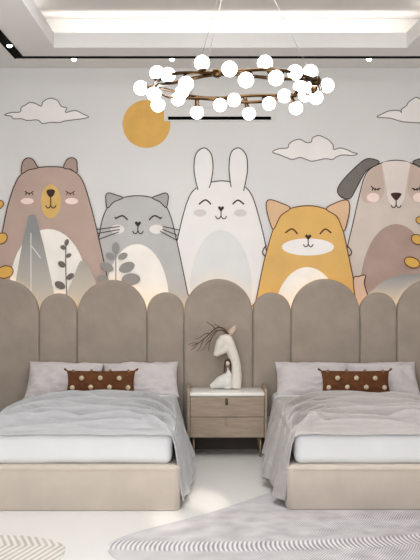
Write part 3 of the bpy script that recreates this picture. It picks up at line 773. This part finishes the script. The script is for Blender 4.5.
# ------------------------------------------------------------------ chandelier
CHY = 6.30; S2 = F / CHY; RCX = (238 - VX) / S2; RZ = CAMZ + (VY - 87) / S2; RR = 82 / S2
ch = thing('chandelier', 'round brass ring chandelier with glowing white globes hanging from the ceiling tray', 'chandelier', (RCX, CHY, RZ))
for k, ph in enumerate((0, PI)):
    bm = bmesh.new(); n = 120
    sg_ = 1 if k == 0 else -1
    tube(bm, [(RCX + (RR + sg_ * .008) * math.cos(2 * PI * i / n), CHY + (RR + sg_ * .008) * math.sin(2 * PI * i / n),
               RZ + sg_ * (.013 + .009 * math.sin(5 * 2 * PI * i / n + 1.2))) for i in range(n)], .0100, 8, closed=True)
    obj('ring_tube', bm, M['brass'], ch)
globes = [(157,73,'f'),(168,75,'f'),(202,63,'f'),(229.5,69,'f'),(141,88,'f'),(154,94,'b'),(186,84,'f'),(178,99,'b'),(158,105,'b'),(197,112.5,'b'),(220,105,'b'),(234,100,'b'),
          (265,63,'f'),(246,80,'f'),(276,78,'f'),(295,72.5,'f'),(310.5,72,'f'),(327,85.5,'f'),(300,87,'b'),(305,95,'b'),(316,97.5,'b'),(249,113.5,'b'),(269,103.5,'b'),(284.5,96,'b'),(296,108,'b'),(182,92,'b'),(312,88,'b')]
for gx, gy, side in globes:
    k = max(-1, min(1, (gx - 238) / 82)); sn = math.sqrt(1 - k * k) * (1 if side == 'b' else -1)
    Y = CHY + RR * sn
    c = at(gx, gy, Y)
    q = Vector((RCX + RR * k, Y, RZ)); d = c - q
    r = .0425
    if d.length < .045:       # globe sits on the ring: push it out toward the side it faces
        d2 = Vector((k, sn, 0)).normalized() * (.05 if side == 'f' else -.05); c = at(gx, gy, Y + d2.y); d = c - q
        if d.length < .03: d = Vector((0, -.05, 0)); c = q + d
    dn = d.normalized()
    b = bmesh.new(); ball(b, c, r, 24); obj('globe', b, M['globe'], ch)
    b = bmesh.new(); e = c - dn * (r * .78)
    tube(b, [q - dn * .012, q + dn * .004, e - dn * .012, e - dn * .006, e + dn * .006], [.011, .013, .013, .024, .026], 12); obj('socket', b, M['brass'], ch)
for i in range(9):       # round joints that clamp the two tubes together
    t_ = 2 * PI * (i + .35) / 9; c_ = Vector((RCX + RR * math.cos(t_), CHY + RR * math.sin(t_), RZ)); d_ = Vector((math.cos(t_), math.sin(t_), 0))
    b = bmesh.new(); tube(b, [c_ - d_ * .026, c_ - d_ * .022, c_ + d_ * .022, c_ + d_ * .026], [.016, .025, .025, .016], 16); obj('joint', b, M['brass'], ch)
wires = [(190, 98, 'b'), (204, 74, 'f'), (310, 79, 'f')]
for gx, gy, side in wires:
    k = (gx - 238) / 82; sn = math.sqrt(1 - k * k) * (1 if side == 'b' else -1)
    a = Vector((RCX + RR * k, CHY + RR * sn, RZ)); top = Vector((RCX + .05 * k, CHY + .05 * sn, TOP - .02))
    b = bmesh.new(); tube(b, [a, top], .0016, 6); obj('wire', b, M['wire'], ch)
b = bmesh.new(); lathe(b, [(.11, 0), (.11, -.018), (.10, -.024), (.02, -.026)], (RCX, CHY, TOP - .0005), 32); obj('canopy', b, M['brass'], ch)

# ------------------------------------------------------------------ rugs
def rug(name, pts_px, m, label, h=.006):
    poly = spline([on_floor(*p) for p in pts_px], 8)
    bm = bmesh.new(); n = len(poly)
    cx = sum(p.x for p in poly) / n; cy = sum(p.y for p in poly) / n
    prev = None
    for sc_, z in ((1.0, .0005), (1.0, h * .6), (.996, h * .9), (.99, h)):
        ring = [bm.verts.new((cx + (p.x - cx) * sc_, cy + (p.y - cy) * sc_, z)) for p in poly]
        if prev:
            for k in range(n): bm.faces.new((prev[k], prev[(k + 1) % n], ring[(k + 1) % n], ring[k]))
        prev = ring
    tris = tessellate_polygon([[Vector((v.co.x, v.co.y, 0)) for v in prev]])
    for t in tris: bm.faces.new([prev[i] for i in t])
    o = obj(name, bm, m, smooth=False); tag(o, label, 'rug'); return o
rug('rug', [(300,480),(284,488),(250,500),(205,514.5),(150,529),(118,539),(108,547),(113,557),(140,572),(200,590),(300,600),(420,590),(500,560),(510,520),(480,490),(400,478)], M['rug'], 'grey and white herringbone rug reaching under the bed beneath fox and dog')
rug('rug', [(-45,536),(0,536),(28,537),(50,540.5),(63,545.5),(65,551),(58,562),(30,580),(-40,590),(-95,570),(-95,548)], M['rug_cream'], 'cream rug with wavy chevron stripes at the foot of the bear-side bed')

# ------------------------------------------------------------------ lights
def area(name, loc, rot, sx, sy, power, col=(1, 1, 1), spread=180):
    l = bpy.data.lights.new(name, 'AREA'); l.shape = 'RECTANGLE'; l.size = sx; l.size_y = sy; l.energy = power; l.color = col; l.spread = math.radians(spread)
    o = bpy.data.objects.new(name, l); C.objects.link(o); o.location = loc; o.rotation_euler = rot; return o
MX = (CX0 + CX1) / 2
area('front_daylight', (-1.0, 0.6, 2.0), (math.radians(86), 0, math.radians(-9)), 2.0, 2.0, 108, (.95, .975, 1))
# cove light: long thin lamps lying on the ledge, shining up
cw = (1, .97, .94)
area('cove_back', (MX, CY1 + .06, LIP + .02), (math.radians(120), 0, 0), 2.9, .05, 6.5, cw)
area('cove_near', (MX, CY0 - .15, LIP + .03), (PI, 0, 0), 2.9, .05, 4.5, cw)
area('cove_left', (CX0 - .15, (CY0 + CY1) / 2, LIP + .03), (PI, 0, 0), .05, 3.4, 4, cw)
area('cove_right', (CX1 + .15, (CY0 + CY1) / 2, LIP + .03), (PI, 0, 0), .05, 3.4, 4, cw)
# soft light from the tray down onto the beds
area('tray_light', (MX, 6.0, TOP - .02), (0, 0, 0), 1.3, 1.6, 66, (.98, .99, 1))
area('soffit_fill', (MX, 1.6, .5), (PI - math.radians(38), 0, 0), 1.6, .8, 58, (.98, .98, 1))  # added unseen fill that lifts the soffit in place of floor bounce
def sunbeam(loc, target, deg, power):
    l = bpy.data.lights.new('sunbeam', 'SPOT'); l.energy = power; l.spot_size = math.radians(deg); l.spot_blend = .9; l.shadow_soft_size = .02; l.color = (1, .93, .82)
    o = bpy.data.objects.new('sunbeam', l); C.objects.link(o); o.location = loc
    o.rotation_euler = (Vector(target) - Vector(loc)).to_track_quat('-Z', 'Y').to_euler()
sunbeam((.9, .4, 2.9), (.07, 6.95, 0), 2.8, 2600)
sunbeam((.9, .4, 2.9), (-.16, 6.42, 0), 2.4, 1500)
w = bpy.data.worlds.new('world'); bpy.context.scene.world = w; w.use_nodes = True
w.node_tree.nodes['Background'].inputs[0].default_value = (.88, .94, 1, 1); w.node_tree.nodes['Background'].inputs[1].default_value = .35

# ------------------------------------------------------------------ camera
cam = bpy.data.cameras.new('camera'); co = bpy.data.objects.new('camera', cam); C.objects.link(co)
co.location = (0, 0, CAMZ); co.rotation_euler = (PI / 2, 0, 0)
cam.sensor_fit = 'HORIZONTAL'; cam.sensor_width = 36; cam.lens = 36 * F / 420
cam.shift_x = (210 - VX) / 420; cam.shift_y = -(280 - VY) / 420
cam.clip_start = .05; cam.clip_end = 60
S = bpy.context.scene; S.camera = co
S.view_settings.view_transform = 'Standard'; S.view_settings.look = 'None'; S.view_settings.exposure = -0.13
S.cycles.use_denoising = True
S.cycles.max_bounces = 8
S.cycles.sample_clamp_indirect = 4
